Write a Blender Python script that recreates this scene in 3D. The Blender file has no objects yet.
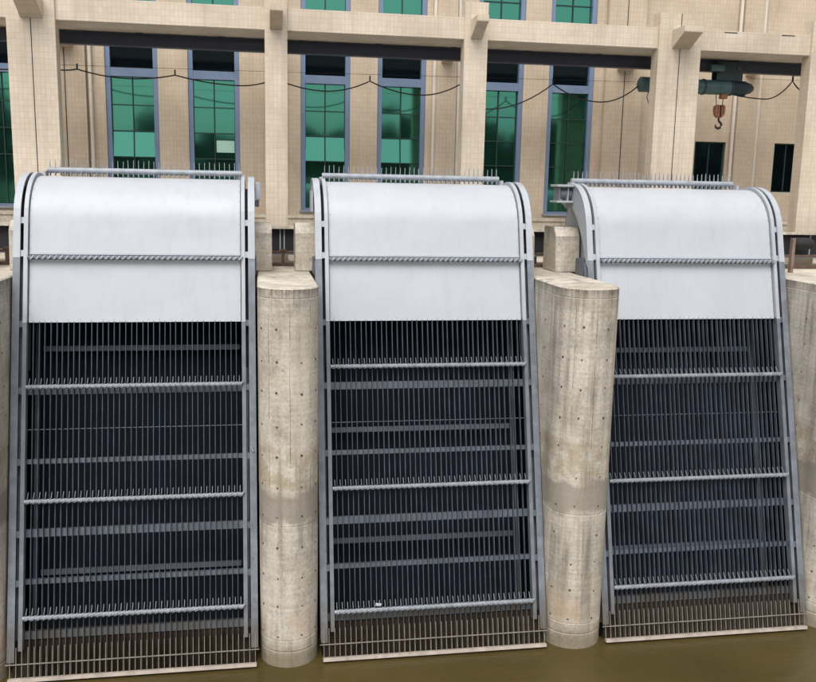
import bpy, bmesh, math, random
from mathutils import Vector, Matrix
random.seed(7)
PI = math.pi
sc = bpy.context.scene
col = sc.collection

# ------------------------------------------------------------------ camera
LENS, PITCH, YAW, ROLL, EYE = 39.245, 0.1704, 0.1674, 0.0194, 6.794
fw = Vector((math.sin(YAW)*math.cos(PITCH), math.cos(YAW)*math.cos(PITCH), -math.sin(PITCH)))
r0 = Vector((math.cos(YAW), -math.sin(YAW), 0)); u0 = r0.cross(fw)
rt = r0*math.cos(ROLL) + u0*math.sin(ROLL)
up = u0*math.cos(ROLL) - r0*math.sin(ROLL)
cd = bpy.data.cameras.new('camera'); cd.lens = LENS; cd.sensor_width = 36; cd.sensor_fit = 'HORIZONTAL'
cd.clip_start = 0.1; cd.clip_end = 2000
cam = bpy.data.objects.new('camera', cd); col.objects.link(cam)
m = Matrix((rt, up, -fw)).transposed().to_4x4(); m.translation = Vector((0, 0, EYE)); cam.matrix_world = m
sc.camera = cam

# ------------------------------------------------------------------ sky, sun, exposure (bright overcast)
SUN_EL, SUN_AZ = math.radians(56), math.radians(200)     # azimuth measured clockwise from +Y
w = bpy.data.worlds.new('World'); sc.world = w; w.use_nodes = True
nt = w.node_tree; bg = nt.nodes['Background']
sky = nt.nodes.new('ShaderNodeTexSky'); sky.sky_type = 'NISHITA'; sky.sun_disc = False
sky.sun_elevation = SUN_EL; sky.sun_rotation = SUN_AZ; sky.dust_density = 4.0; sky.air_density = 1.0
hs = nt.nodes.new('ShaderNodeHueSaturation'); hs.inputs['Saturation'].default_value = 0.22
nt.links.new(sky.outputs[0], hs.inputs['Color']); nt.links.new(hs.outputs[0], bg.inputs['Color'])
bg.inputs['Strength'].default_value = 0.15
sd = bpy.data.lights.new('sun', 'SUN'); sd.energy = 1.4; sd.angle = math.radians(50); sd.color = (1, .96, .9)
sun = bpy.data.objects.new('sun', sd); col.objects.link(sun)
dirv = Vector((math.sin(SUN_AZ)*math.cos(SUN_EL), math.cos(SUN_AZ)*math.cos(SUN_EL), math.sin(SUN_EL)))
sun.rotation_euler = dirv.to_track_quat('Z', 'Y').to_euler()
vs = sc.view_settings; vs.view_transform = 'Standard'; vs.look = 'None'; vs.gamma = 1; vs.use_curve_mapping = False
vs.exposure = 0.38

# ------------------------------------------------------------------ materials
MATS = {}
def newmat(name):
    mt = bpy.data.materials.new(name); mt.use_nodes = True
    t = mt.node_tree; return mt, t, t.nodes['Principled BSDF']
def N(t, typ, **kw):
    n = t.nodes.new(typ)
    for k, v in kw.items():
        if k in n.inputs: n.inputs[k].default_value = v
        else: setattr(n, k, v)
    return n
def ramp(t, src, stops):
    n = t.nodes.new('ShaderNodeValToRGB'); e = n.color_ramp.elements
    e[0].position, e[0].color = stops[0][0], (*stops[0][1], 1)
    e[1].position, e[1].color = stops[-1][0], (*stops[-1][1], 1)
    for p_, c_ in stops[1:-1]:
        x = e.new(p_); x.color = (*c_, 1)
    t.links.new(src, n.inputs[0]); return n.outputs[0]
def mixc(t, a, b, fac, typ='MIX'):
    n = t.nodes.new('ShaderNodeMix'); n.data_type = 'RGBA'; n.blend_type = typ
    for sock, v in ((n.inputs[6], a), (n.inputs[7], b), (n.inputs[0], fac)):
        if isinstance(v, bpy.types.NodeSocket): t.links.new(v, sock)
        elif isinstance(v, tuple): sock.default_value = (*v, 1)
        else: sock.default_value = v
    return n.outputs[2]
def mapping(t, scale, src='Object'):
    tc = t.nodes.new('ShaderNodeTexCoord'); mp = t.nodes.new('ShaderNodeMapping')
    mp.inputs['Scale'].default_value = scale
    t.links.new(tc.outputs[src], mp.inputs[0]); return mp.outputs[0]
def noise(t, vec, scale, detail=4, rough=.55):
    n = N(t, 'ShaderNodeTexNoise', Scale=scale, Detail=detail, Roughness=rough)
    t.links.new(vec, n.inputs['Vector']); return n.outputs['Fac']
def bump(t, bs, h, strength=.2, dist=.01):
    b = N(t, 'ShaderNodeBump', Strength=strength, Distance=dist)
    t.links.new(h, b.inputs['Height']); t.links.new(b.outputs[0], bs.inputs['Normal'])

def worldpos(t):
    g = t.nodes.new('ShaderNodeNewGeometry'); return g.outputs['Position']
def sepxyz(t, v):
    s = t.nodes.new('ShaderNodeSeparateXYZ'); t.links.new(v, s.inputs[0]); return s.outputs
def math_(t, op, a, b=None):
    n = t.nodes.new('ShaderNodeMath'); n.operation = op
    for i, v in enumerate((a, b)):
        if v is None: continue
        if isinstance(v, bpy.types.NodeSocket): t.links.new(v, n.inputs[i])
        else: n.inputs[i].default_value = v
    return n.outputs[0]

def paint(name, c, rough=.45, var=.12, scale=3.0, spots=None, metallic=0.0, grime=None, mud=None, spec=.5, dent=0):
    mt, t, b = newmat(name)
    P = worldpos(t)
    f = noise(t, P, scale, 6, .6)
    lo = tuple(x*(1-var) for x in c); hi = tuple(min(1, x*(1+var*.6)) for x in c)
    cc = ramp(t, f, [(.3, lo), (.7, hi)])
    if spots:
        f2 = noise(t, P, 11.0, 8, .65)
        k = ramp(t, f2, [(.60, (0, 0, 0)), (.72, (1, 1, 1))])
        cc = mixc(t, cc, spots, k)
    if grime:                                   # vertical run marks
        mp = N(t, 'ShaderNodeMapping'); mp.inputs['Scale'].default_value = (9, 9, .7)
        t.links.new(P, mp.inputs[0])
        f3 = noise(t, mp.outputs[0], 1.0, 5, .6)
        k = ramp(t, f3, [(.5, (0, 0, 0)), (.8, (.6, .6, .6))])
        cc = mixc(t, cc, grime, k)
    if mud:                                     # silt left on the steel near the water line
        z = sepxyz(t, P)[2]
        k = math_(t, 'ADD', z, math_(t, 'MULTIPLY', math_(t, 'SUBTRACT', noise(t, P, 3.5, 5, .6), .5), 1.1))
        cc = mixc(t, cc, mud, ramp(t, k, [(.25, (.85,)*3), (1.0, (0, 0, 0))]))
    t.links.new(cc, b.inputs['Base Color'])
    b.inputs['Metallic'].default_value = metallic
    b.inputs['Specular IOR Level'].default_value = spec
    r = ramp(t, f, [(.3, (rough-.08,)*3), (.7, (min(1, rough+.12),)*3)]); t.links.new(r, b.inputs['Roughness'])
    if dent: bump(t, b, noise(t, P, 1.6, 2, .4), 1.0, dent)
    MATS[name] = mt; return mt

paint('steel_grey', (.105, .122, .148), .5, .3, 5.0, spots=(.085, .09, .10), mud=(.085, .070, .045))
paint('rail_shaded', (.18, .20, .235), .5, .3, 5.0, spots=(.09, .10, .12), mud=(.085, .070, .045), grime=(.10, .11, .13))  # outer rails share the frame paint; the darker grey stands in for shade
paint('steel_light', (.165, .185, .215), .45, .25, 5.0, spots=(.12, .13, .145), mud=(.10, .082, .055))
paint('bar_steel', (.072, .088, .118), .6, .4, 4.0, spots=(.045, .05, .06), mud=(.085, .066, .04), spec=.3)
paint('rake_steel', (.30, .325, .36), .42, .25, 8.0, spots=(.15, .155, .165))
paint('hood_white', (.445, .47, .51), .4, .04, 1.3, grime=(.385, .40, .42), dent=.022)
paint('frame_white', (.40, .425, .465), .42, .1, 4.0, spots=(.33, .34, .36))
paint('tooth_steel', (.22, .24, .27), .5, .3, 8.0, spots=(.11, .11, .12))
paint('tan_steel', (.21, .185, .155), .65, .3, 8.0, spots=(.17, .11, .07))
paint('sill_pale', (.42, .36, .31), .6, .25, 6.0, spots=(.26, .19, .14))
paint('toe_shade_brown', (.030, .022, .016), .9, .5, 5.0, spots=(.055, .028, .016), spec=.1)  # dark reddish brown with the shade at the rack foot in its colour
paint('interior_shade', (.0105, .0135, .0205), .8, .4, 2.0, spec=.1)  # near-black colour standing in for the shade inside the racks
paint('rust_brown', (.10, .06, .045), .8, .4, 9.0)
paint('post_rust', (.24, .17, .135), .8, .35, 7.0, spots=(.12, .07, .05))
paint('navy_steel', (.07, .082, .13), .5, .2, 3.0, spots=(.10, .10, .12))
paint('hoist_teal', (.075, .155, .17), .4, .25, 8.0, spots=(.02, .04, .05))
paint('hoist_dark', (.035, .06, .075), .5, .25, 8.0)
paint('hook_orange', (.36, .15, .07), .55, .35, 14.0, spots=(.10, .05, .03))
paint('hook_iron', (.035, .03, .025), .5, .3, 10.0)
paint('wire_black', (.018, .016, .015), .6, .2, 4.0)
paint('blue_frame', (.16, .22, .335), .4, .1, 3.0)
paint('mullion_dark', (.015, .045, .045), .4, .2, 3.0)
paint('pipe_cream', (.68, .62, .54), .45, .08, 3.0)
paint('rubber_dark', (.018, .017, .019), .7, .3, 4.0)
paint('paper_pale', (.42, .66, .56), .6, .04, 4.0)
paint('sill_grey', (.22, .26, .32), .5, .1, 4.0)

paint('plaster_grey', (.64, .585, .52), .8, .15, 2.0, grime=(.36, .32, .28))
paint('joint_dark', (.19, .15, .11), .9, .4, 3.0)

def tile(name, c1, c2, mortar):
    mt, t, b = newmat(name)
    P = worldpos(t); s = sepxyz(t, P)
    cv = t.nodes.new('ShaderNodeCombineXYZ')
    t.links.new(math_(t, 'ADD', s[0], s[1]), cv.inputs[0]); t.links.new(s[2], cv.inputs[1])
    br = N(t, 'ShaderNodeTexBrick', offset=0.0, squash=1.0, Scale=1.0)
    br.inputs['Color1'].default_value = (*c1, 1); br.inputs['Color2'].default_value = (*c2, 1)
    br.inputs['Mortar'].default_value = (*mortar, 1)
    br.inputs['Brick Width'].default_value = .073; br.inputs['Row Height'].default_value = .098
    br.inputs['Mortar Size'].default_value = .0045; br.inputs['Mortar Smooth'].default_value = .3
    t.links.new(cv.outputs[0], br.inputs['Vector'])
    n1 = noise(t, P, .9, 5, .6)
    k = ramp(t, n1, [(.3, (.80, .78, .76)), (.7, (1.06, 1.06, 1.06))])
    cc = mixc(t, br.outputs['Color'], k, 1.0, 'MULTIPLY')
    mp = N(t, 'ShaderNodeMapping'); mp.inputs['Scale'].default_value = (5, 5, .35)
    t.links.new(P, mp.inputs[0])
    n2 = noise(t, mp.outputs[0], 1.0, 5, .6)
    k2 = ramp(t, n2, [(.52, (0, 0, 0)), (.82, (.5, .5, .5))])
    cc = mixc(t, cc, (.33, .27, .195), k2)
    t.links.new(cc, b.inputs['Base Color']); b.inputs['Roughness'].default_value = .42
    inv = math_(t, 'SUBTRACT', 1.0, br.outputs['Fac'])
    bump(t, b, inv, .35, .004)
    MATS[name] = mt
tile('tile_cream', (.69, .60, .49), (.64, .55, .44), (.57, .48, .375))
tile('tile_tan', (.60, .50, .39), (.555, .46, .352), (.485, .395, .298))

def concrete(name, base, dark, band=None, topstain=None, tint=(.34, .27, .18), wet=True):
    mt, t, b = newmat(name)
    P = worldpos(t); s = sepxyz(t, P)
    f = noise(t, P, 2.2, 8, .62)
    cc = ramp(t, f, [(.28, dark), (.5, base), (.75, tuple(min(1, x*1.12) for x in base))])
    fs_ = noise(t, P, 9.0, 8, .72)
    cc = mixc(t, cc, tuple(x*.6 for x in dark), ramp(t, fs_, [(.58, (0, 0, 0)), (.68, (.55,)*3)]))
    ff = noise(t, P, 24.0, 6, .65)
    cc = mixc(t, cc, ramp(t, ff, [(.35, (.74, .73, .72)), (.6, (1.03, 1.03, 1.03))]), 1.0, 'MULTIPLY')
    mp = N(t, 'ShaderNodeMapping'); mp.inputs['Scale'].default_value = (7, 7, .22)
    t.links.new(P, mp.inputs[0])
    st = noise(t, mp.outputs[0], 1.0, 6, .6)
    patch = ramp(t, noise(t, P, .8, 3, .5), [(.40, (.15,)*3), (.62, (1, 1, 1))])
    stk = mixc(t, ramp(t, st, [(.48, (0, 0, 0)), (.66, (.85, .85, .85))]), patch, 1.0, 'MULTIPLY')
    cc = mixc(t, cc, tuple(x*.42 for x in dark), stk)
    lim = N(t, 'ShaderNodeMapping'); lim.inputs['Scale'].default_value = (3, 3, .5); lim.inputs['Location'].default_value = (7, 3, 1)
    t.links.new(P, lim.inputs[0])
    cc = mixc(t, cc, tuple(min(1, x*1.25) for x in base), ramp(t, noise(t, lim.outputs[0], 1.0, 6, .65), [(.5, (0, 0, 0)), (.7, (.7,)*3)]))
    yl = noise(t, P, 1.3, 4, .5)
    cc = mixc(t, cc, tint, ramp(t, yl, [(.52, (0, 0, 0)), (.75, (.5, .5, .5))]))
    # board marks of the shuttering
    wv = N(t, 'ShaderNodeTexNoise', Scale=1.0, Detail=3.0)
    mp2 = N(t, 'ShaderNodeMapping'); mp2.inputs['Scale'].default_value = (.8, .8, 30)
    t.links.new(P, mp2.inputs[0]); t.links.new(mp2.outputs[0], wv.inputs['Vector'])
    cc = mixc(t, cc, ramp(t, wv.outputs['Fac'], [(.35, (.90, .90, .90)), (.6, (1.02, 1.02, 1.02))]), 1.0, 'MULTIPLY')
    zz = math_(t, 'ADD', s[2], math_(t, 'MULTIPLY', math_(t, 'SUBTRACT', noise(t, P, 2.6, 6, .65), .5), .55))
    if band:
        k = ramp(t, math_(t, 'DIVIDE', zz, 10.0), [(band[0]/10-.004, (0, 0, 0)), (band[0]/10+.004, (.75,)*3),
                                                (band[1]/10-.004, (.75,)*3), (band[1]/10+.003, (0, 0, 0))])
        cc = mixc(t, cc, (.25, .22, .18), k)
        k = ramp(t, math_(t, 'DIVIDE', zz, 10.0), [(band[1]/10, (0, 0, 0)), (band[1]/10+.006, (.55,)*3), (band[1]/10+.055, (.5,)*3), (band[1]/10+.065, (0, 0, 0))])
        k = mixc(t, k, ramp(t, noise(t, P, 5.0, 6, .7), [(.42, (0, 0, 0)), (.55, (1, 1, 1))]), 1.0, 'MULTIPLY')
        cc = mixc(t, cc, (.30, .225, .125), k)
        k = ramp(t, zz, [(.35, (0, 0, 0)), (.55, (.55,)*3), (.95, (0, 0, 0))])
        k = mixc(t, k, ramp(t, noise(t, P, 1.7, 3, .5), [(.45, (0, 0, 0)), (.6, (1, 1, 1))]), 1.0, 'MULTIPLY')
        cc = mixc(t, cc, (.44, .27, .16), k)
    if topstain:
        k = ramp(t, math_(t, 'DIVIDE', zz, 10.0), [(topstain/10-.028, (0, 0, 0)), (topstain/10-.004, (.45,)*3), (topstain/10+.004, (.85,)*3)])
        vert = noise(t, mp.outputs[0], 3.0, 5, .7)
        k = mixc(t, k, ramp(t, vert, [(.36, (.25,)*3), (.55, (1, 1, 1))]), 1.0, 'MULTIPLY')
        nz = t.nodes.new('ShaderNodeNewGeometry'); sn = sepxyz(t, nz.outputs['Normal'])
        side = math_(t, 'LESS_THAN', sn[2], .5)
        kk = t.nodes.new('ShaderNodeMix'); kk.data_type = 'RGBA'; kk.blend_type = 'MULTIPLY'
        kk.inputs[0].default_value = 1
        t.links.new(k, kk.inputs[6]); t.links.new(side, kk.inputs[7])
        cc = mixc(t, cc, (.10, .085, .065), kk.outputs[2])
    if wet:
        k = ramp(t, zz, [(.12, (.7,)*3), (.42, (0, 0, 0))])
        cc = mixc(t, cc, (.15, .115, .06), k)
    t.links.new(cc, b.inputs['Base Color']); b.inputs['Roughness'].default_value = .85
    h = math_(t, 'ADD', math_(t, 'MULTIPLY', ff, .6), f)
    bump(t, b, h, .35, .012)
    MATS[name] = mt
concrete('pier_concrete', (.575, .525, .445), (.37, .335, .28), band=(2.12, 2.62), topstain=5.38)
concrete('deck_concrete', (.62, .56, .46), (.46, .41, .33), wet=False)
concrete('block_concrete', (.58, .53, .45), (.42, .38, .32), topstain=6.16, wet=False)

def glass(name, c, rough=.03):
    mt, t, b = newmat(name)
    b.inputs['Base Color'].default_value = (*c, 1); b.inputs['Metallic'].default_value = .92
    b.inputs['Roughness'].default_value = rough
    f = noise(t, worldpos(t), 1.6, 2, .5); bump(t, b, f, .05, .02)
    MATS[name] = mt
glass('glass_green', (.065, .245, .178), .06)
glass('glass_dark', (.03, .055, .075), .06)

mt, t, b = newmat('water')
P = worldpos(t)
f = noise(t, P, .5, 4, .5)
t.links.new(ramp(t, f, [(.3, (.060, .045, .015)), (.7, (.082, .061, .021))]), b.inputs['Base Color'])
b.inputs['Roughness'].default_value = .10; b.inputs['IOR'].default_value = 1.33
mp = N(t, 'ShaderNodeMapping'); mp.inputs['Scale'].default_value = (1, 2.2, 1); t.links.new(P, mp.inputs[0])
bump(t, b, noise(t, mp.outputs[0], 2.2, 6, .6), .45, .06)
MATS['water'] = mt

mt, t, b = newmat('leaf'); P = worldpos(t)
t.links.new(ramp(t, noise(t, P, .6, 4), [(.3, (.025, .055, .015)), (.7, (.06, .10, .03))]), b.inputs['Base Color'])
b.inputs['Roughness'].default_value = .7; MATS['leaf'] = mt
mt, t, b = newmat('earth'); P = worldpos(t)
t.links.new(ramp(t, noise(t, P, .2, 6), [(.3, (.06, .09, .03)), (.7, (.14, .12, .07))]), b.inputs['Base Color'])
b.inputs['Roughness'].default_value = .95; MATS['earth'] = mt

# ------------------------------------------------------------------ building helpers
class MB:
    def __init__(s): s.v, s.f, s.smooth = [], [], []
    def add(s, vs, fs, smooth=False):
        o = len(s.v); s.v += [tuple(p) for p in vs]; s.f += [tuple(i+o for i in q) for q in fs]
        s.smooth += [smooth]*len(fs); return s
    def box(s, x0, x1, y0, y1, z0, z1):
        vs = [(x, y, z) for x in (x0, x1) for y in (y0, y1) for z in (z0, z1)]
        return s.add(vs, [(0, 1, 3, 2), (4, 6, 7, 5), (0, 4, 5, 1), (2, 3, 7, 6), (0, 2, 6, 4), (1, 5, 7, 3)])
    def prism(s, poly, fn, a, b):
        """closed polygon (2-D) extruded between a and b; fn(u, v, w) gives the 3-D point"""
        n = len(poly)
        vs = [fn(u, v, a) for u, v in poly] + [fn(u, v, b) for u, v in poly]
        return s.add(vs, [tuple(range(n))[::-1], tuple(range(n, 2*n))] +
                     [(i, (i+1) % n, n+(i+1) % n, n+i) for i in range(n)])
    def tube(s, pts, r, seg=8, caps=True):
        pts = [Vector(p) for p in pts]; n = len(pts); rings = []
        rr = r if isinstance(r, (list, tuple)) else [r]*n
        for i, p in enumerate(pts):
            d = (pts[min(i+1, n-1)] - pts[max(i-1, 0)]).normalized()
            a = d.cross(Vector((0, 0, 1)) if abs(d.z) < .9 else Vector((1, 0, 0))).normalized(); b_ = d.cross(a)
            rings.append([p + (a*math.cos(2*PI*k/seg) + b_*math.sin(2*PI*k/seg))*rr[i] for k in range(seg)])
        vs = [q for ring in rings for q in ring]
        fs = [(i*seg+k, i*seg+(k+1) % seg, (i+1)*seg+(k+1) % seg, (i+1)*seg+k) for i in range(n-1) for k in range(seg)]
        s.add(vs, fs, True)
        if caps: s.add(rings[0], [tuple(range(seg))]); s.add(rings[-1], [tuple(range(seg))[::-1]])
        return s
    def mesh(s, name, org=(0, 0, 0), bevel=0):
        me = bpy.data.meshes.new(name)
        me.from_pydata([(v[0]-org[0], v[1]-org[1], v[2]-org[2]) for v in s.v], [], s.f)
        me.polygons.foreach_set('use_smooth', s.smooth)
        bm = bmesh.new(); bm.from_mesh(me)
        if not any(s.smooth): bmesh.ops.recalc_face_normals(bm, faces=bm.faces)
        else: bmesh.ops.recalc_face_normals(bm, faces=bm.faces)
        if bevel:
            bmesh.ops.bevel(bm, geom=[e for e in bm.edges if len(e.link_faces) == 2 and e.calc_face_angle(0) > .6],
                            offset=bevel, segments=2, affect='EDGES', clamp_overlap=True)
        if any(s.smooth):
            for e in bm.edges:
                if len(e.link_faces) == 2 and e.calc_face_angle(0) > .7: e.smooth = False
        bm.to_mesh(me); bm.free(); return me

def worldorg(o):
    v = Vector((0, 0, 0))
    while o: v += Vector(o.location); o = o.parent
    return v
def obj(name, me, mat, parent=None, loc=(0, 0, 0), **props):
    if not me.materials: me.materials.append(MATS[mat])
    o = bpy.data.objects.new(name, me); col.objects.link(o); o.location = loc
    if parent: o.parent = parent
    for k, v in props.items(): o[k] = v
    return o
def part(name, mb, mat, parent=None, bevel=0, **props):
    """mb in WORLD coordinates; linked under parent (unrotated)"""
    return obj(name, mb.mesh(name, worldorg(parent) if parent else (0, 0, 0), bevel), mat, parent, **props)
def thing(name, label, cat, loc=(0, 0, 0), group=None):
    o = bpy.data.objects.new(name, None); col.objects.link(o); o.location = loc; o.empty_display_size = .3
    o['label'] = label; o['category'] = cat
    if group: o['group'] = group
    return o

# ------------------------------------------------------------------ layout constants
YB, AL = 11.945, 0.2617               # rack foot line on the water, lean of the racks
SA, CA = math.sin(AL), math.cos(AL)
MX = (-1.7635, 2.5347, 6.8329)        # machine centres
PXS = (-3.911, 0.3856, 4.6838, 8.982) # pier centres
ZD = 5.45                             # deck / pier top
S0, RH = 6.5, 0.82                    # where the head starts to curve, its radius
def slope(x, s, n):
    """machine-local point: s up the rack, n outward (towards the river)"""
    if s > S0:
        ph = (s-S0)/RH
        s, n = S0 + (RH+n)*math.sin(ph), -RH + (RH+n)*math.cos(ph)
    return (x, s*SA - n*CA, s*CA + n*SA)

# ------------------------------------------------------------------ setting
o = part('water', MB().add([(-150, -52, 0), (150, -52, 0), (150, 24, 0), (-150, 24, 0)], [(0, 1, 2, 3)]), 'water'); o['kind'] = 'structure'
g = MB()
g.add([(-900, -900, 4.2), (900, -900, 4.2), (900, -54, 4.2), (-900, -54, 4.2)], [(0, 1, 2, 3)])
g.add([(-900, -54, 4.2), (900, -54, 4.2), (900, -47, -1), (-900, -47, -1)], [(0, 1, 2, 3)])
g.add([(-900, -47, -1), (900, -47, -1), (900, 24, -1), (-900, 24, -1)], [(0, 1, 2, 3)])
g.add([(-900, 24, 5.2), (900, 24, 5.2), (900, 900, 5.2), (-900, 900, 5.2)], [(0, 1, 2, 3)])
o = part('ground', g, 'earth'); o['kind'] = 'structure'
# deck slab behind the racks, quay walls beyond the outer piers, dark back wall of the intake
o = part('deck', MB().box(-40, 40, 14.45, 24, 5.15, ZD-.005), 'deck_concrete'); o['kind'] = 'structure'
o = part('intake_back_wall', MB().box(-40, 40, 22.5, 24, -1, 5.147), 'pier_concrete'); o['kind'] = 'structure'
for nm, a, b_ in (('quay_wall_left', -40, -4.33), ('quay_wall_right', 9.4, 40)):
    o = part(nm, MB().box(a, b_, 13.3, 14.447, -1, ZD-.004), 'pier_concrete'); o['kind'] = 'structure'

# far wooded bank (mirrored in the panes of the pump house)
tl = MB()
for i in range(70):
    x = -95 + i*2.9 + random.uniform(-1, 1); y = -62 + random.uniform(-6, 4)
    h = 9.2 + 1.6*math.sin(i*.35) + random.uniform(-1.2, 1.4)
    for k in range(190):
        a, e = random.uniform(0, 2*PI), random.uniform(-.6, PI/2)
        rr = random.uniform(.55, 1.0)
        c = Vector((x+2.6*rr*math.cos(a)*math.cos(e), y+2.6*rr*math.sin(a)*math.cos(e), 4.2+h*.55+h*.5*rr*math.sin(e)))
        d1 = Vector((random.uniform(-1, 1), random.uniform(-1, 1), random.uniform(-1, 1))).normalized()*.8
        d2 = d1.cross(Vector((random.uniform(-1, 1), random.uniform(-1, 1), random.uniform(-1, 1)))).normalized()*.75
        tl.add([c-d1, c+d2, c+d1, c-d2], [(0, 1, 2, 3)])
    tl.tube([(x, y, 4.1), (x, y, 4.2+h*.7)], [.25, .1], 6)
o = part('far_wood', tl, 'leaf'); o['kind'] = 'stuff'; o['label'] = 'dark green wood on the far bank mirrored in the panes'; o['category'] = 'wood'

# ------------------------------------------------------------------ piers
PLAB = ('cut-off stained concrete pier at the far left edge beside the left rack',
        'round-nosed stained concrete pier between the left and middle racks, seen head-on',
        'round-nosed concrete pier between middle and right racks showing its left flank',
        'mossy concrete pier cut off by the right edge beside the right rack')
CY = 12.26
def pier(i, px):
    HWP = .45 if i == 2 else .415
    if i == 2: px += .017
    t_ = thing('concrete_pier', PLAB[i], 'pier', (px, CY, 0), 'concrete piers between the racks')
    # plan outline: half-round nose, straight flanks
    seg = 28
    def outline(r):
        pts = [(px - r, 24.0)]
        pts += [(px - r*math.cos(PI*k/seg), CY - r*math.sin(PI*k/seg)) for k in range(seg+1)]
        pts += [(px + r, 24.0)]
        return pts
    mb = MB(); rings = []
    zs = [(-1, .0), (.22, .0), (.235, -.008), (.25, .0), (.39, .0), (.40, -.007), (.41, .0), (2.1, 0), (2.108, -.004), (2.12, 0), (5.30, 0), (5.305, -.006), (5.318, 0), (ZD-.02, 0), (ZD, -.02)]
    n = len(outline(.4)); vs = []
    for z, dr in zs:
        vs += [(x, y, z) for x, y in outline(HWP+dr)]
    fs = [(j*n+k, j*n+k+1, (j+1)*n+k+1, (j+1)*n+k) for j in range(len(zs)-1) for k in range(n-1)]
    mb.add(vs, fs, False)
    top = (len(zs)-1)*n
    mb.add([vs[top+k] for k in range(n)], [tuple(range(n))])
    part('shaft', mb, 'pier_concrete', t_)
    # tie-rod holes left by the shuttering and vertical joint lines
    th = MB()
    rnd = random.Random(i*5+1)
    for ang in (-62, -24, 24, 62):
        for k in range(11):
            z = .48 + k*.44 + rnd.uniform(-.02, .02); a = math.radians(ang) + rnd.uniform(-.015, .015)
            if rnd.random() < .12: continue
            c = Vector((px + HWP*math.sin(a), CY - HWP*math.cos(a), z)); nrm = Vector((math.sin(a), -math.cos(a), 0))
            th.tube([c - nrm*.01, c + nrm*.004], rnd.uniform(.011, .019), 7)
    for yy in (12.75, 13.3, 13.9):
        for sx in (-1, 1):
            for k in range(11):
                z = .48 + k*.44 + rnd.uniform(-.02, .02); c = Vector((px + sx*HWP, yy, z))
                th.tube([c - Vector((sx*.01, 0, 0)), c + Vector((sx*.004, 0, 0))], rnd.uniform(.011, .018), 7)
    part('tie_hole', th, 'rust_brown', t_, kind='stuff')
    js = MB()
    for ang in (-40, 2, 43, 88, -88):
        a = math.radians(ang) + rnd.uniform(-.04, .04)
        c = Vector((px + (HWP+.001)*math.sin(a), CY - (HWP+.001)*math.cos(a), 0))
        tx = Vector((math.cos(a), math.sin(a), 0))*.004; nn = Vector((math.sin(a), -math.cos(a), 0))*.0015
        tu = tx.normalized(); nu = nn.normalized(); z = 2.66
        while z < 5.2:
            ln = rnd.uniform(.06, .38); z1 = min(z+ln, 5.28)
            if rnd.random() < .62:
                wv = rnd.uniform(.0018, .0055); sh = rnd.uniform(-.004, .004)
                Z0, Z1 = Vector((0, 0, z)), Vector((0, 0, z1)); cc_ = c + tu*sh
                js.add([cc_-tu*wv-nu*.004+Z0, cc_+tu*wv-nu*.004+Z0, cc_+tu*wv*.5-nu*.004+Z1, cc_-tu*wv*.5-nu*.004+Z1,
                        cc_-tu*wv*.5+nu*.0015+Z0, cc_+tu*wv*.5+nu*.0015+Z0, cc_+tu*wv*.2+nu*.0015+Z1, cc_-tu*wv*.2+nu*.0015+Z1],
                       [(4, 5, 6, 7), (0, 4, 7, 3), (5, 1, 2, 6)])
            z = z1
    part('shutter_fin', js, 'joint_dark', t_, kind='stuff')
    for sx in (-1, 1):                       # upstand blocks carrying the machine heads
        a, b_ = sorted((px + sx*.185, px + sx*(.60)))
        if i == 3 and sx == 1: continue
        if i == 3:              # here only a rusty angle post stands
            part('angle_post', MB().box(px+.22, px+.275, 14.3, 14.308, ZD+.002, 6.06).box(px+.22, px+.228, 14.309, 14.38, ZD+.002, 6.06), 'post_rust', t_); continue
        ub = MB()
        ub.prism([(14.25, ZD+.002), (14.95, ZD+.002), (14.95, 6.20), (14.42, 6.20), (14.30, 6.05)], lambda u, v, w_: (w_, u, v), a, b_)
        part('upstand', ub, 'block_concrete', t_, bevel=.012)
for i, px in enumerate(PXS): pier(i, px)

# ------------------------------------------------------------------ bar screens
MLAB = ('left inclined rake bar screen with white curved hood, cap on its right shoulder',
        'middle inclined rake bar screen with white curved hood between the two full piers',
        'right inclined rake bar screen with white curved hood and bearing bracket on its left shoulder')
RAKES = ((4.05, 2.45, .86), (4.28, 2.48, .70), (4.06, 2.44, .82))
RETURN = ((4.66, 1.35), (3.33, 1.61), (4.54, 1.28))
def srange(a, b_, step=.12):
    L = [a]; s = S0
    if b_ <= S0: return [a, b_]
    L.append(S0-.04); L.append(S0); k = 1
    while S0 + k*step < b_ - .02: L.append(S0+k*step); k += 1
    return L + [b_]
def sweep(mb, x0, x1, n0, n1, ss, smooth=False):
    vs, fs = [], []
    for s in ss: vs += [slope(x0, s, n0), slope(x1, s, n0), slope(x1, s, n1), slope(x0, s, n1)]
    for i in range(len(ss)-1):
        for k in range(4): fs.append((4*i+k, 4*i+(k+1) % 4, 4*i+4+(k+1) % 4, 4*i+4+k))
    fs += [(3, 2, 1, 0), tuple(4*(len(ss)-1)+k for k in range(4))]
    return mb.add(vs, fs, smooth)
SEND = S0 + RH*2.05
XI, XG, XO = 1.50, 1.556, 1.602      # inner rail inside, inner rail outside, outer rail inside
BARN, BARP = 37, 3.0/38
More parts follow.
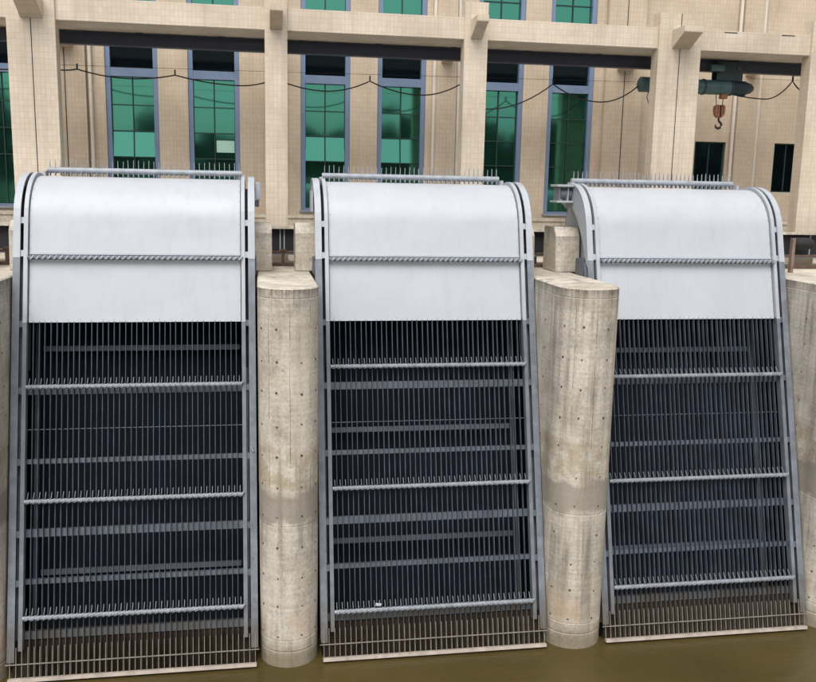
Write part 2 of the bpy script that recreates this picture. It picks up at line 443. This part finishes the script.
def build_meshes():
    M = {}
    for sx in (-1, 1):
        def X(a, b_): return sorted((sx*a, sx*b_))
        mb = MB(); a, b_ = X(XO, 1.70); sweep(mb, a, b_, .022, .03, srange(.27, 5.9)); a, b_ = X(XO+.03, XO+.038)
        sweep(mb, a, b_, -.14, .022, srange(.27, 5.9)); a, b_ = X(XO, 1.70); sweep(mb, a, b_, -.15, -.142, srange(.27, 5.9))
        M['outer', sx] = mb.mesh('outer_rail')
        mb = MB(); a, b_ = X(XO, 1.70); sweep(mb, a, b_, .010, .034, srange(5.903, SEND)); M['head', sx] = mb.mesh('head_rail')
        # side plate of the head: outline in (s, n)
        mb = MB(); a, b_ = X(1.672, 1.684)
        fr = [slope(0, s, .009)[1:] for s in srange(5.75, SEND, .08)]
        bk = [(14.95-YB, 6.62), (14.62-YB, 6.50), (14.34-YB, 6.53), (14.08-YB, 6.36), (13.86-YB, 6.12), (13.70-YB, 5.90), (13.56-YB, 5.66)]
        poly = fr + bk
        mb.prism(poly, lambda u, v, w_: (w_, u, v), a, b_); M['plate', sx] = mb.mesh('head_plate')
        mb = MB(); a, b_ = X(XI, XG); sweep(mb, a, b_, -.09, .03, srange(.42, 4.96)); M['inner', sx] = mb.mesh('inner_rail')
        mb = MB(); a, b_ = X(XI, XG); sweep(mb, a, b_, -.06, .034, srange(4.963, SEND)); M['inhood', sx] = mb.mesh('hood_rail')
        mb = MB(); a, b_ = X(XI-.01, 1.668); sweep(mb, a, b_, -.172, -.158, srange(4.3, SEND)); M['guide', sx] = mb.mesh('chain_guide')
        mb = MB(); a, b_ = X(XI-.003, 1.675); 
        sweep(mb, a, b_, -.05, .012, [-.045, .045]); M['tab', sx] = mb.mesh('tie_plate')
    # hood panels
    mb = MB(); sweep(mb, -1.488, 1.488, -.042, -.03, [4.975, 5.955]); M['lower_panel'] = mb.mesh('lower_panel')
    mb = MB(); sweep(mb, -1.488, 1.488, -.030, -.018, srange(5.965, S0+RH*2.9, .06), True); M['upper_panel'] = mb.mesh('upper_panel')
    mb = MB(); sweep(mb, -1.488, 1.488, -.018, -.008, [5.957, 5.985]); M['seam'] = mb.mesh('seam_strip')
    for sx in (-1, 1):                       # cheeks closing the hood
        mb = MB(); a, b_ = sorted((sx*1.476, sx*1.486))
        poly = [slope(0, s_, -.045)[1:] for s_ in srange(5.3, S0+RH*2.85, .1)] + [(15.2-YB, ZD+.02), (13.9-YB, ZD+.02)]
        mb.prism(poly, lambda u, v, w_: (w_, u, v), a, b_); M['cheek', sx] = mb.mesh('cheek')
    y1 = slope(0, S0+RH*2.9, -.02)
    mb = MB(); mb.box(-1.488, 1.488, y1[1]-.012, y1[1], ZD+.01, y1[2]-.003); M['added_rear_panel'] = mb.mesh('added_rear_panel')  # unseen hood back, added to keep light out of the channel
    # bars
    mb = MB(); sweep(mb, -.0045, .0045, -.088, -.028, [-.6, 4.99]); M['bar'] = mb.mesh('bar')
    mb = MB(); sweep(mb, -.0042, .0042, .012, .034, [.063, .47]); M['grate_bar'] = mb.mesh('grate_bar')
    # cross beams behind the bars (thick and thin)
    for nm, h in (('thick', .055), ('thin', .034)):
        mb = MB(); sweep(mb, -1.60, 1.60, -.20, -.10, [-h, h]); M['beam', nm] = mb.mesh('cross_beam')
    # rake tube and teeth
    def rake(spike):
        tb = MB(); tb.tube([slope(-1.498, 0, .045), slope(1.498, 0, .045)], .028, 12)
        te = MB()
        for k in range(BARN+1):
            x = -1.5 + (k+.5)*BARP
            def f(u, v, w_): return slope(w_, u, v)
            te.prism([(-.036, .01), (-.032, .070), (.015, .078), (.036, .058), (.044, .03), (spike, -.02), (spike-.01, -.035), (.02, -.012)], f, x-.003, x+.003)
            # slanted collar on the tube
            te.prism([(-.034, .022), (-.034, .066), (-.018, .078), (.014, .078), (.032, .066), (.032, .022)], lambda u, v, w_: slope(w_ + u*.75, u, v), x+.012, x+.042)
        return tb.mesh('tube'), te.mesh('tooth_row')
    M['rake'] = rake(.125); M['wiper'] = rake(.05)
    mb = MB(); sweep(mb, -1.45, 1.45, -.035, .035, [-.04, .04]); M['return'] = mb.mesh('return_rake')
    mb = MB()
    for k in range(BARN+1):
        x = -1.5 + (k+.5)*BARP
        mb.prism([(-.02, -.03), (-.02, -.13), (.03, -.03)], lambda u, v, w_: slope(w_, u, v), x-.005, x+.005)
    M['return_teeth'] = mb.mesh('tooth_row')
    return M
M = build_meshes()
def sp(s, n=0.0, x=0.0): return slope(x, s, n)
def bar_screen(i):
    t_ = thing('bar_screen', MLAB[i], 'bar screen', (MX[i], YB, 0), 'inclined bar screens between the piers')
    rnd = random.Random(i+3)
    for sx in (-1, 1):
        obj('outer_rail', M['outer', sx], 'rail_shaded', t_)
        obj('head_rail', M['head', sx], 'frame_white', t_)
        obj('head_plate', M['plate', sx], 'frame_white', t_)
        obj('inner_rail', M['inner', sx], 'steel_light', t_)
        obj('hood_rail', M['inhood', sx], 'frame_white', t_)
        obj('chain_guide', M['guide', sx], 'rubber_dark', t_)
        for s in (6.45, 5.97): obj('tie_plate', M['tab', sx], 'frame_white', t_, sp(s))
        for s in (4.95, 4.0, 3.0, 2.0, 1.33):
            me = M['tab', sx].copy(); me.materials.clear(); M.setdefault(('tabg', sx), me)
            obj('tie_plate', M['tabg', sx], 'steel_grey', t_, sp(s))
        # rear rail of the returning chain
        mb = MB(); a, b_ = sorted((sx*1.52, sx*1.58)); sweep(mb, a, b_, -.95, -.85, [.1, 5.3])
        obj('return_rail', mb.mesh('return_rail'), 'steel_grey', t_)
    mb = MB(); sweep(mb, -1.655, 1.655, -.115, -.10, [-.5, .53]); obj('shade_toe', mb.mesh('shade_toe'), 'toe_shade_brown', t_)  # added dark sheet standing in for the shade behind the foot bars
    mb = MB(); sweep(mb, -1.66, 1.66, -1.04, -1.02, [-.9, 5.28]); obj('shade_back', mb.mesh('shade_back'), 'interior_shade', t_)  # added sheet closing the rack interior so that it reads dark
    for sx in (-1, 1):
        mb = MB(); a, b_ = sorted((sx*1.662, sx*1.674)); sweep(mb, a, b_, -1.04, -.155, [-.9, 5.28]); obj('shade_side', mb.mesh('shade_side'), 'interior_shade', t_)  # added side sheets, near-black to deepen the shade between the rails
    hd = obj('hood', M['upper_panel'], 'hood_white', t_, label='white curved upper panel of the hood')
    obj('lower_panel', M['lower_panel'], 'hood_white', hd); obj('seam_strip', M['seam'], 'frame_white', hd)
    obj('added_rear_panel', M['added_rear_panel'], 'hood_white', hd)
    for sx in (-1, 1): obj('cheek', M['cheek', sx], 'hood_white', hd)
    bl = MB()
    for k in range(19):
        x = -1.44 + k*.16
        for s_, n_ in ((5.945, -.030), (5.02, -.030)):
            bl.tube([slope(x, s_-.0, n_-.004), slope(x, s_, n_+.007)], .009, 6)
    for sx in (-1, 1):
        for k in range(13):
            s_ = 5.1 + k*.19
            bl.tube([slope(sx*1.470, s_, -.040), slope(sx*1.470, s_, -.010 if s_ > 5.97 else -.022)], .008, 6)
    obj('bolt_row', bl.mesh('bolt_row'), 'hood_white', hd, kind='stuff')
    for k in range(BARN):
        obj('bar', M['bar'], 'bar_steel', t_, (-1.5+(k+1)*BARP + rnd.uniform(-.003, .003), rnd.uniform(-.004, .004), 0)).rotation_euler = (0, rnd.uniform(-.0012, .0012), 0)
    lg = None
    for k in range(43):
        obj('grate_bar', M['grate_bar'], 'tan_steel', t_, (-1.66+k*3.32/42 + rnd.uniform(-.003, .003), 0, 0))
    mb = MB(); sweep(mb, -1.715, 1.715, .036, .050, [.24, .254]); obj('grate_rod', mb.mesh('grate_rod'), 'tan_steel', t_)
    mb = MB(); sweep(mb, -1.675, 1.675, .010, .085, [.015, .062]); obj('grate_sill', mb.mesh('grate_sill'), 'sill_pale', t_, label='pale angle bar along the foot of the grate')
    for s, k in ((4.0, 'thick'), (3.0, 'thin'), (2.0, 'thick'), (1.33, 'thin'), (.60, 'thick')):
        obj('cross_beam', M['beam', k], 'steel_grey', t_, sp(s))
    for s in (3.45,):
        mb = MB(); mb.tube([slope(-1.5, s, -.11), slope(1.5, s, -.11)], .005, 6); obj('tie_rod', mb.mesh('tie_rod'), 'steel_light', t_)
    for s in RAKES[i]:
        r_ = obj('rake', M['rake'][0], 'rake_steel', t_, sp(s)); obj('tooth_row', M['rake'][1], 'tooth_steel', r_, kind='stuff')
    r_ = obj('wiper_bar', M['wiper'][0], 'steel_grey', t_, sp(5.90)); obj('tooth_row', M['wiper'][1], 'rake_steel', r_, kind='stuff')
    for s in RETURN[i]:
        r_ = obj('return_rake', M['return'], 'steel_grey', t_, sp(s, -.80)); obj('tooth_row', M['return_teeth'], 'steel_grey', r_, kind='stuff')
    # rake that has just passed over the head, teeth up
    X, Y, Z = MX[i], 14.95, 6.965
    tb = MB(); tb.tube([(X-1.50, Y, Z), (X+1.50, Y, Z)], .048, 14)
    r_ = part('top_rake', tb, 'rake_steel', t_)
    te = MB()
    for k in range(BARN+1):
        x = X-1.5+(k+.5)*BARP; lean = rnd.uniform(-.006, .006); h = .135 + rnd.uniform(-.015, .012)
        te.prism([(-.02, .03), (.02, .03), (.012, h+.02), (-.002, h+.03)], lambda u, v, w_: (w_ + (lean if v > .05 else 0), Y+u, Z+v), x-.0035, x+.0035)
        te.box(x-.006, x+.006, Y-.055, Y+.03, Z-.085, Z-.03)
    part('tooth_row', te, 'rake_steel', r_, kind='stuff')
    for sx in (-1, 1):
        ar = MB(); a, b_ = sorted((X+sx*1.50, X+sx*1.545)); ar.box(a, b_, Y-.16, Y+.06, Z-.17, Z-.02); part('rake_arm', ar, 'frame_white', r_)
    # shoulder fittings
    if i == 0:
        mb = MB(); mb.tube([slope(1.63, 3.12, .03), slope(1.63, 3.12, .06), slope(1.65, 3.06, .06), slope(1.65, 3.06, .03)], .014, 8); obj('shackle', mb.mesh('shackle'), 'rake_steel', t_)
        c = MB().box(X+1.706, X+1.80, 14.10, 14.42, 6.56, 6.84); part('end_cap', c, 'frame_white', t_, .015)
        c = MB().box(X+1.706, X+1.77, 14.12, 14.40, 6.46, 6.556); part('bearing_foot', c, 'steel_grey', t_, .008)
    if i == 1:
        c = MB().box(X-1.735, X-1.706, 13.9, 14.35, 6.40, 6.72); part('bearing_plate', c, 'frame_white', t_, .008)
        c = MB().box(X+1.706, X+1.76, 13.95, 14.4, 6.5, 6.74); part('bearing_plate', c, 'frame_white', t_, .008)
    if i == 2:
        x0, x1 = X-1.98, X-1.69
        for z0, z1 in ((6.86, 6.90), (6.60, 6.635)):
            part('bracket_bar', MB().box(x0, x1, 14.25, 14.62, z0, z1), 'frame_white', t_, .006)
        part('bracket_web', MB().box(x0+.05, x0+.07, 14.3, 14.58, 6.636, 6.859), 'steel_light', t_)
        b2 = MB(); b2.tube([(x0+.09, 14.42, 6.75), (x1, 14.42, 6.75)], .085, 16); part('bearing', b2, 'steel_light', t_)
        part('bracket_web', MB().box(x1-.09, x1-.075, 14.3, 14.58, 6.636, 6.859), 'frame_white', t_)
    part('head_foot', MB().box(X-1.72, X-1.60, 13.62, 13.95, ZD+.003, 5.72), 'steel_grey', t_, .01)
    part('head_foot', MB().box(X+1.60, X+1.72, 13.62, 13.95, ZD+.003, 5.72), 'steel_grey', t_, .01)
for i in range(3): bar_screen(i)

# ------------------------------------------------------------------ deck furniture behind the racks
cv = thing('belt_conveyor', 'long low dark belt conveyor running behind the three racks', 'conveyor', (2.5, 16.0, ZD))
part('top_rail', MB().box(-6, 13, 15.70, 15.80, 6.052, 6.098), 'deck_concrete', cv)
part('side_panel', MB().box(-6, 13, 15.82, 15.84, 5.66, 6.05), 'rubber_dark', cv)
part('drive_motor', MB().tube([(10.05, 15.6, 5.89), (10.09, 15.6, 5.89), (10.38, 15.6, 5.89), (10.46, 15.6, 5.89)], [.06, .11, .11, .06], 16), 'rubber_dark', cv)
part('belt', MB().box(-6, 13, 15.841, 16.1, 5.90, 5.92), 'rubber_dark', cv)
part('bottom_rail', MB().box(-6, 13, 15.72, 15.82, 5.60, 5.655), 'steel_light', cv)
for x in [.357, .427] + [-5.6 + .62*k for k in range(30) if k not in (9,)]:
    part('stay', MB().box(x, x+.018, 15.79, 15.818, 5.66, 6.05), 'frame_white', cv)
for x in [-5.5 + 2.1*k for k in range(9)]:
    part('leg', MB().box(x, x+.06, 15.85, 15.91, ZD+.002, 5.9), 'steel_grey', cv)
lr = thing('low_rail', 'low rusty brown steel rail with short posts on the deck before the conveyor', 'rail', (2.5, 15.2, ZD))
part('upper_bar', MB().box(-6, 13, 15.17, 15.23, 5.66, 5.70), 'rust_brown', lr)
part('lower_bar', MB().box(-6, 13, 15.15, 15.25, ZD+.003, 5.50), 'rust_brown', lr)
for x in (-4.0, -1.9, .40, 2.55, 4.70, 6.85, 9.05, 11.2):
    part('post', MB().box(x-.025, x+.025, 15.17, 15.23, 5.502, 5.658), 'rust_brown', lr)
    part('post_head', MB().box(x-.05, x+.05, 15.16, 15.24, 5.703, 5.74), 'rust_brown', lr)

# ------------------------------------------------------------------ pump house
WY = 19.0                              # wall face
bh = thing('pump_house', 'tan tiled pump house with tall green glass windows behind the gantry', 'building', (3, WY, ZD))
GW, FWID = .415, .095                   # half glass width, frame width
WC = (-4.95, -2.473, -.873, 1.383, 2.976, 5.095, 6.672)
holes = [(c-GW-FWID, c+GW+FWID, 6.29, 9.62) for c in WC]
holes += [(c-GW-FWID, c+GW+FWID, 10.283, 12.2) for c in WC]
holes += [(9.62, 10.365, 6.55, 7.94), (11.55, 12.21, 6.86, 7.95)]
xs = sorted({-12, 22} | {h[0] for h in holes} | {h[1] for h in holes}); zs_ = sorted({ZD, 14.5} | {h[2] for h in holes} | {h[3] for h in holes})
mb = MB()
def inhole(x, z): return any(h[0] < x < h[1] and h[2] < z < h[3] for h in holes)
for a, b_ in zip(xs, xs[1:]):
    for c, d in zip(zs_, zs_[1:]):
        if not inhole((a+b_)/2, (c+d)/2): mb.add([(a, WY, c), (b_, WY, c), (b_, WY, d), (a, WY, d)], [(0, 1, 2, 3)])
for x0, x1, z0, z1 in holes:
    y1 = WY+.24
    mb.add([(x0, WY, z0), (x0, y1, z0), (x0, y1, z1), (x0, WY, z1)], [(0, 1, 2, 3)])
    mb.add([(x1, WY, z0), (x1, y1, z0), (x1, y1, z1), (x1, WY, z1)], [(3, 2, 1, 0)])
    mb.add([(x0, WY, z0), (x1, WY, z0), (x1, y1, z0), (x0, y1, z0)], [(0, 1, 2, 3)])
    mb.add([(x0, WY, z1), (x1, WY, z1), (x1, y1, z1), (x0, y1, z1)], [(3, 2, 1, 0)])
mb.add([(-12, WY, 14.5), (22, WY, 14.5), (22, 30, 14.5), (-12, 30, 14.5)], [(0, 1, 2, 3)])
mb.add([(-12, WY, ZD), (-12, 30, ZD), (-12, 30, 14.5), (-12, WY, 14.5)], [(0, 1, 2, 3)])
mb.add([(22, WY, ZD), (22, 30, ZD), (22, 30, 14.5), (22, WY, 14.5)], [(0, 1, 2, 3)])
me = bpy.data.meshes.new('wall'); o3 = worldorg(bh)
me.from_pydata([tuple(Vector(v)-o3) for v in mb.v], [], mb.f); obj('wall', me, 'tile_tan', bh)
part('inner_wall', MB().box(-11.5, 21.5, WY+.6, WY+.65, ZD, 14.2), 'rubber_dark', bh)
part('plinth', MB().box(-12, 22, WY-.09, WY-.002, ZD+.002, 6.12), 'deck_concrete', bh)
part('ledge', MB().box(-12, 22, WY-.13, WY-.003, 6.122, 6.20), 'deck_concrete', bh, .01)
def frame(win, x0, x1, z0, z1, wd, y0, y1, mat):
    part('frame', MB().box(x0, x0+wd, y0, y1, z0, z1), mat, win); part('frame', MB().box(x1-wd, x1, y0, y1, z0, z1), mat, win)
    part('frame', MB().box(x0+wd, x1-wd, y0, y1, z0, z0+wd*.5), mat, win); part('frame', MB().box(x0+wd, x1-wd, y0, y1, z1-wd*.5, z1), mat, win)
def pane(win, x0, x1, z0, z1, y, mat, tilt=0):
    e = .006
    d = math.sin(tilt)*(z1-z0)
    mb = MB().add([(x0+e, y-d, z0+e), (x1-e, y-d, z0+e), (x1-e, y, z1-e), (x0+e, y, z1-e),
                   (x0+e, y-d+.006, z0+e), (x1-e, y-d+.006, z0+e), (x1-e, y+.006, z1-e), (x0+e, y+.006, z1-e)],
                  [(0, 1, 2, 3), (4, 7, 6, 5), (0, 3, 7, 4), (1, 5, 6, 2), (3, 2, 6, 7), (0, 4, 5, 1)])
    return part('pane', mb, mat, win)
for wi, c in enumerate(WC):
    x0, x1 = c-GW-FWID+.002, c+GW+FWID-.002
    wn = bpy.data.objects.new('window', None); col.objects.link(wn); wn.parent = bh; wn.location = Vector((c, WY+.1, 6.3))-worldorg(bh)
    fy0, fy1 = WY+.03, WY+.16
    frame(wn, x0, x1, 6.292, 9.618, FWID, fy0, fy1, 'blue_frame')
    part('transom_bar', MB().box(x0+FWID, x1-FWID, fy0+.01, fy1, 8.88, 9.045), 'blue_frame', wn)
    part('sill', MB().box(x0-.03, x1+.03, WY-.06, WY+.028, 6.25, 6.288), 'sill_grey', wn)
    gx0, gx1 = x0+FWID, x1-FWID; gy = WY+.11
    rows = [(9.05, 9.57), (8.335, 8.875), (7.825, 8.33), (7.31, 7.82), (6.345, 7.305)]
    for ri, (a, b_) in enumerate(rows):
        if ri == 0:
            pane(wn, gx0, gx1, a, b_, gy+.03, 'glass_dark'); continue
        open_ = ri == 3 and wi in (1, 3, 4)
        for h in (0, 1):
            q0, q1 = (gx0, c-.008) if h == 0 else (c+.008, gx1)
            tilt = math.radians(6.0 if open_ else 0) + random.uniform(-.003, .012)
            pane(wn, q0, q1, a, b_, gy+.02+random.uniform(-.001, .001) - (.0 if not open_ else .0), 'glass_green', tilt)
    for z in (8.332, 7.822, 7.307):
        part('glazing_bar', MB().box(gx0, gx1, gy-.012, gy+.016, z-.009, z+.009), 'mullion_dark', wn)
    part('mullion', MB().box(c-.010, c+.010, gy-.014, gy+.018, 6.34, 8.88), 'mullion_dark', wn)
    part('mullion', MB().box(gx0, gx0+.012, gy-.010, gy+.017, 6.34, 8.88), 'mullion_dark', wn)
    part('mullion', MB().box(gx1-.012, gx1, gy-.010, gy+.017, 6.34, 8.88), 'mullion_dark', wn)
    if wi == 2:
        part('paper', MB().box(c+.03, gx1-.02, gy+.005, gy+.009, 7.44, 7.68), 'paper_pale', wn)
    # window of the floor above
    wn = bpy.data.objects.new('window', None); col.objects.link(wn); wn.parent = bh; wn.location = Vector((c, WY+.1, 10.3))-worldorg(bh)
    frame(wn, x0, x1, 10.285, 12.198, FWID, fy0, fy1, 'blue_frame')
    for h in (0, 1):
        q0, q1 = (gx0, c-.008) if h == 0 else (c+.008, gx1)
        pane(wn, q0, q1, 10.335, 10.68, gy+.02, 'glass_green'); pane(wn, q0, q1, 10.70, 12.15, gy+.02, 'glass_green')
    part('mullion', MB().box(c-.010, c+.010, gy-.014, gy+.018, 10.33, 12.15), 'mullion_dark', wn)
    part('glazing_bar', MB().box(gx0, gx1, gy-.012, gy+.016, 10.681, 10.699), 'mullion_dark', wn)
for x0, x1, z0, z1 in holes[-2:]:
    wn = bpy.data.objects.new('window', None); col.objects.link(wn); wn.parent = bh; wn.location = Vector(((x0+x1)/2, WY+.1, z0))-worldorg(bh)
    frame(wn, x0+.002, x1-.002, z0+.002, z1-.002, .04, WY+.05, WY+.12, 'mullion_dark')
    xm = (x0+x1)/2
    pane(wn, x0+.04, xm-.008, z0+.025, z1-.025, WY+.09, 'glass_dark'); pane(wn, xm+.008, x1-.04, z0+.025, z1-.025, WY+.09, 'glass_dark')
    part('mullion', MB().box(xm-.010, xm+.010, WY+.06, WY+.11, z0+.024, z1-.024), 'mullion_dark', wn)
def corbel(parent, x, wd, y, zb, prot, rise, top, mat):
    mb = MB(); mb.prism([(y-.002, zb), (y-.002, top), (y-prot, top), (y-prot, zb+rise)], lambda u, v, w_: (w_, u, v), x-wd/2, x+wd/2)
    return part('corbel', mb, mat, parent, .006)
COLS = [(-3.715, .775), (.324, .39), (3.895, .43), (7.815, .85), (10.74, .45)]
for x, wd in COLS:
    part('pilaster', MB().box(x-wd/2, x+wd/2, WY-.14, WY-.003, 6.203, 14.4), 'tile_tan', bh)
    corbel(bh, x, .24 if wd < .6 else .36, WY-.14, 9.36, .42, .20, 9.78, 'tile_tan')
    if wd > .6: part('joint', MB().box(x-.008, x+.008, WY-.146, WY-.139, 6.21, 14.4), 'wire_black', bh)
for x in (-3.255, 3.655, 4.165, 10.47, 11.03, -4.19):
    mb = MB(); mb.tube([(x, WY-.06, 6.21), (x, WY-.06, 14.4)], .04, 12)
    dp = part('downpipe', mb, 'pipe_cream', bh)
    for z in (7.2, 8.6, 10.1, 11.5):
        part('pipe_clip', MB().tube([(x, WY-.06, z), (x, WY-.06, z+.03)], .047, 12), 'pipe_cream', dp)

# ------------------------------------------------------------------ gantry in front of the pump house
CYF = 16.30
gt = thing('gantry_frame', 'cream tiled gantry of columns and long beam with a dark monorail underneath', 'gantry', (3, CYF, ZD))
for x, wd in COLS:
    cl = part('column', MB().box(x-wd/2, x+wd/2, CYF, CYF+.30, ZD+.002, 10.10), 'tile_cream', gt, .006)
    if wd > .6: part('joint', MB().box(x-.007, x+.007, CYF-.004, CYF+.003, ZD+.01, 10.09), 'wire_black', cl)
    corbel(gt, x + (.02 if wd > .6 else 0), .36 if wd > .6 else .21, CYF, 9.455, .48, .235, 9.80, 'tile_cream')
part('beam', MB().box(-12, 20, CYF+.06, CYF+1.30, 9.455, 9.835), 'tile_cream', gt, .008)
part('soffit', MB().box(-12, 20, CYF+.075, CYF+1.285, 9.450, 9.4545), 'plaster_grey', gt)
for a, b_ in ((8.72, 8.98), (9.90, 10.17)):
    part('slot', MB().box(a, b_, CYF+.055, CYF+.10, 9.80, 9.815), 'wire_black', gt)
IY, IZ0, IZ1 = 17.36, 9.215, 9.44
mr = MB()
mr.box(-12, 20, IY-.075, IY+.075, IZ1-.018, IZ1); mr.box(-12, 20, IY-.008, IY+.008, IZ0+.018, IZ1-.018); mr.box(-12, 20, IY-.075, IY+.075, IZ0, IZ0+.018)
part('monorail', mr, 'navy_steel', gt, label='dark navy steel I-beam under the gantry beam')
for k in range(14):
    x = -6.5 + k*1.45
    part('hanger_plate', MB().box(x, x+.12, IY-.10, IY+.10, IZ1+.001, 9.4495), 'navy_steel', gt)

# hoist
HX, HZ = 8.9, 8.92
ho = thing('electric_hoist', 'dark teal electric hoist with orange hook block hanging from the monorail', 'hoist', (9.3, IY, 8.1))
dr = MB(); dr.tube([(8.30, IY, HZ), (9.44, IY, HZ)], .145, 24); part('drum', dr, 'hoist_teal', ho)
for x in (8.27, 9.44, 8.85):
    part('drum_band', MB().tube([(x, IY, HZ), (x+.035, IY, HZ)], .158, 24), 'hoist_dark', ho)
mo = MB(); mo.tube([(9.48, IY, HZ), (9.80, IY, HZ), (9.90, IY, HZ), (9.96, IY, HZ)], [.125, .125, .10, .05], 20); mt_ = part('motor', mo, 'hoist_dark', ho)
fins = MB()
for k in range(14):
    a = 2*PI*k/14; c, s = math.cos(a), math.sin(a)
    fins.prism([(-.006, .12), (.006, .12), (.006, .142), (-.006, .142)], lambda u, v, w_: (w_, IY+u*c-v*s, HZ+u*s+v*c), 9.50, 9.78)
part('cooling_fin', fins, 'hoist_dark', mt_, kind='stuff')
gb = MB(); gb.tube([(7.50, IY, HZ), (7.53, IY, HZ), (7.95, IY, HZ), (8.26, IY, HZ)], [.10, .15, .15, .12], 20); part('gear_case', gb, 'hoist_teal', ho)
for y in (IY-.11, IY+.09):
    tr = MB(); tr.box(9.10, 9.66, y, y+.02, HZ+.13, IZ0+.20); tp = part('trolley_plate', tr, 'hoist_dark', ho, .004)
    for x in (9.2, 9.56):
        s = -1 if y < IY else 1
        part('wheel', MB().tube([(x, y+.01, IZ0+.075), (x, y+.01-s*.055, IZ0+.075)], .055, 16), 'hook_iron', tp)
        part('wheel_hub', MB().tube([(x, y+.01, IZ0+.075), (x, y+.01+s*.035, IZ0+.075)], .028, 10), 'steel_grey', tp)
part('trolley_motor', MB().tube([(8.92, IY-.16, IZ0+.06), (9.20, IY-.16, IZ0+.06)], .07, 16), 'hoist_teal', ho)
part('suspension', MB().box(9.28, 9.48, IY-.085, IY+.085, HZ+.12, IZ0-.02), 'hoist_dark', ho)
part('suspension', MB().box(8.34, 8.44, IY-.06, IY+.06, HZ+.12, IZ0-.004), 'hoist_dark', ho)
part('rope_guide', MB().box(9.26, 9.40, IY-.06, IY+.06, HZ-.22, HZ-.12), 'hook_orange', ho, .01)
for x in (9.17, 9.34):
    part('wire_rope', MB().tube([(x, IY, HZ-.13), (x+(9.26-x)*.25, IY, 8.56)], .008, 6), 'hook_iron', ho)
hbk = part('hook_block', MB().box(9.265-.03, 9.265+.03, IY-.045, IY+.045, 8.325, 8.575), 'hook_iron', ho, .006)
for sx in (-1, 1):
    hb = MB(); hb.prism([(.012, .125), (.105, .115), (.118, .03), (.10, -.07), (.045, -.125), (.012, -.125)],
                        lambda u, v, w_: (9.265+sx*u, w_, 8.45+v), IY-.055, IY+.055)
    ck = part('cheek_plate', hb, 'hook_orange', hbk, .01)
    part('sheave_groove', MB().box(9.265+sx*.055-.008, 9.265+sx*.055+.008, IY-.058, IY+.03, 8.40, 8.576), 'hook_iron', hbk)
hk = [(0, .0), (0, -.05), (.012, -.085), (.055, -.115), (.07, -.16), (.045, -.205), (0, -.222), (-.045, -.205), (-.062, -.165), (-.05, -.14)]
part('hook', MB().tube([(9.265+a, IY, 8.335+b_) for a, b_ in hk], [.02, .02, .022, .024, .026, .028, .028, .024, .016, .006], 10), 'hook_iron', hbk)
part('pendant_lead', MB().tube([(7.70, IY-.05, 8.80), (7.66, IY-.06, 8.68), (7.70, IY-.06, 8.56), (7.79, IY-.06, 8.52)], .009, 6), 'wire_black', ho)
for a in (7.78, 8.62, 9.75):
    part('lug', MB().box(a, a+.035, IY-.05, IY+.05, HZ-.17, HZ-.11), 'hoist_dark', ho)

# festoon cable and its wire
fc = thing('festoon_cable', 'sagging black supply cable slung on a thin wire below the monorail', 'cable', (2, IY, 8.5))
CP = [(-6.2, 8.72), (-3.451, 8.766), (-3.209, 8.793), (-2.292, 8.662), (-1.493, 8.754), (-.322, 8.61), (.34, 8.76), (1.256, 8.569), (2.11, 8.783),
      (3.081, 8.559), (3.92, 8.82), (4.395, 8.341), (5.733, 8.862), (6.723, 8.553), (7.52, 8.90)]
CP2 = [(9.55, 8.80), (10.276, 8.733), (10.865, 9.112), (11.18, 8.904), (12.2, 8.8), (13.2, 9.05)]
def smooth_path(P, peaks):
    out = []
    for i in range(len(P)-1):
        (x0, z0), (x1, z1) = P[i], P[i+1]
        for k in range(10):
            u = k/10
            up = z1 > z0                       # between a peak and a sag the curve is flat at the sag only
            f_ = u*u if up else 1-(1-u)*(1-u)
            out.append((x0+(x1-x0)*u, IY+.05, z0+(z1-z0)*f_))
    out.append((P[-1][0], IY+.05, P[-1][1])); return out
part('cable', MB().tube(smooth_path(CP, None), .013, 6), 'wire_black', fc)
part('cable', MB().tube(smooth_path(CP2, None), .013, 6), 'wire_black', fc)
part('carrier_wire', MB().tube([(-11.9, IY+.06, 8.80), (.3, IY+.06, 8.885), (7.45, IY+.06, 8.97)], .0035, 5), 'wire_black', fc)
part('carrier_wire', MB().tube([(9.9, IY+.06, 9.13), (19.9, IY+.06, 9.16)], .0035, 5), 'wire_black', fc)
for x, z in ((-3.209, 8.80), (-1.493, 8.76), (2.11, 8.79), (5.733, 8.87), (10.865, 9.12)):
    part('cable_clip', MB().box(x-.012, x+.012, IY+.035, IY+.065, z-.01, z+.09), 'wire_black', fc)

# scraps carried by the rakes
bm_ = bmesh.new(); bmesh.ops.create_icosphere(bm_, subdivisions=2, radius=.03)
rr = random.Random(5)
for v in bm_.verts:
    v.co *= rr.uniform(.6, 1.25); v.co.x *= 1.5; v.co.z *= .8
me = bpy.data.meshes.new('plastic_scrap'); bm_.to_mesh(me); bm_.free()
p3 = Vector((MX[1], YB, 0)) + Vector(slope(-.86, .775, .06))
o = obj('plastic_scrap', me, 'hood_white', None, p3); o['label'] = 'tiny crumpled white scrap caught on the lowest rake of the middle rack'; o['category'] = 'litter'
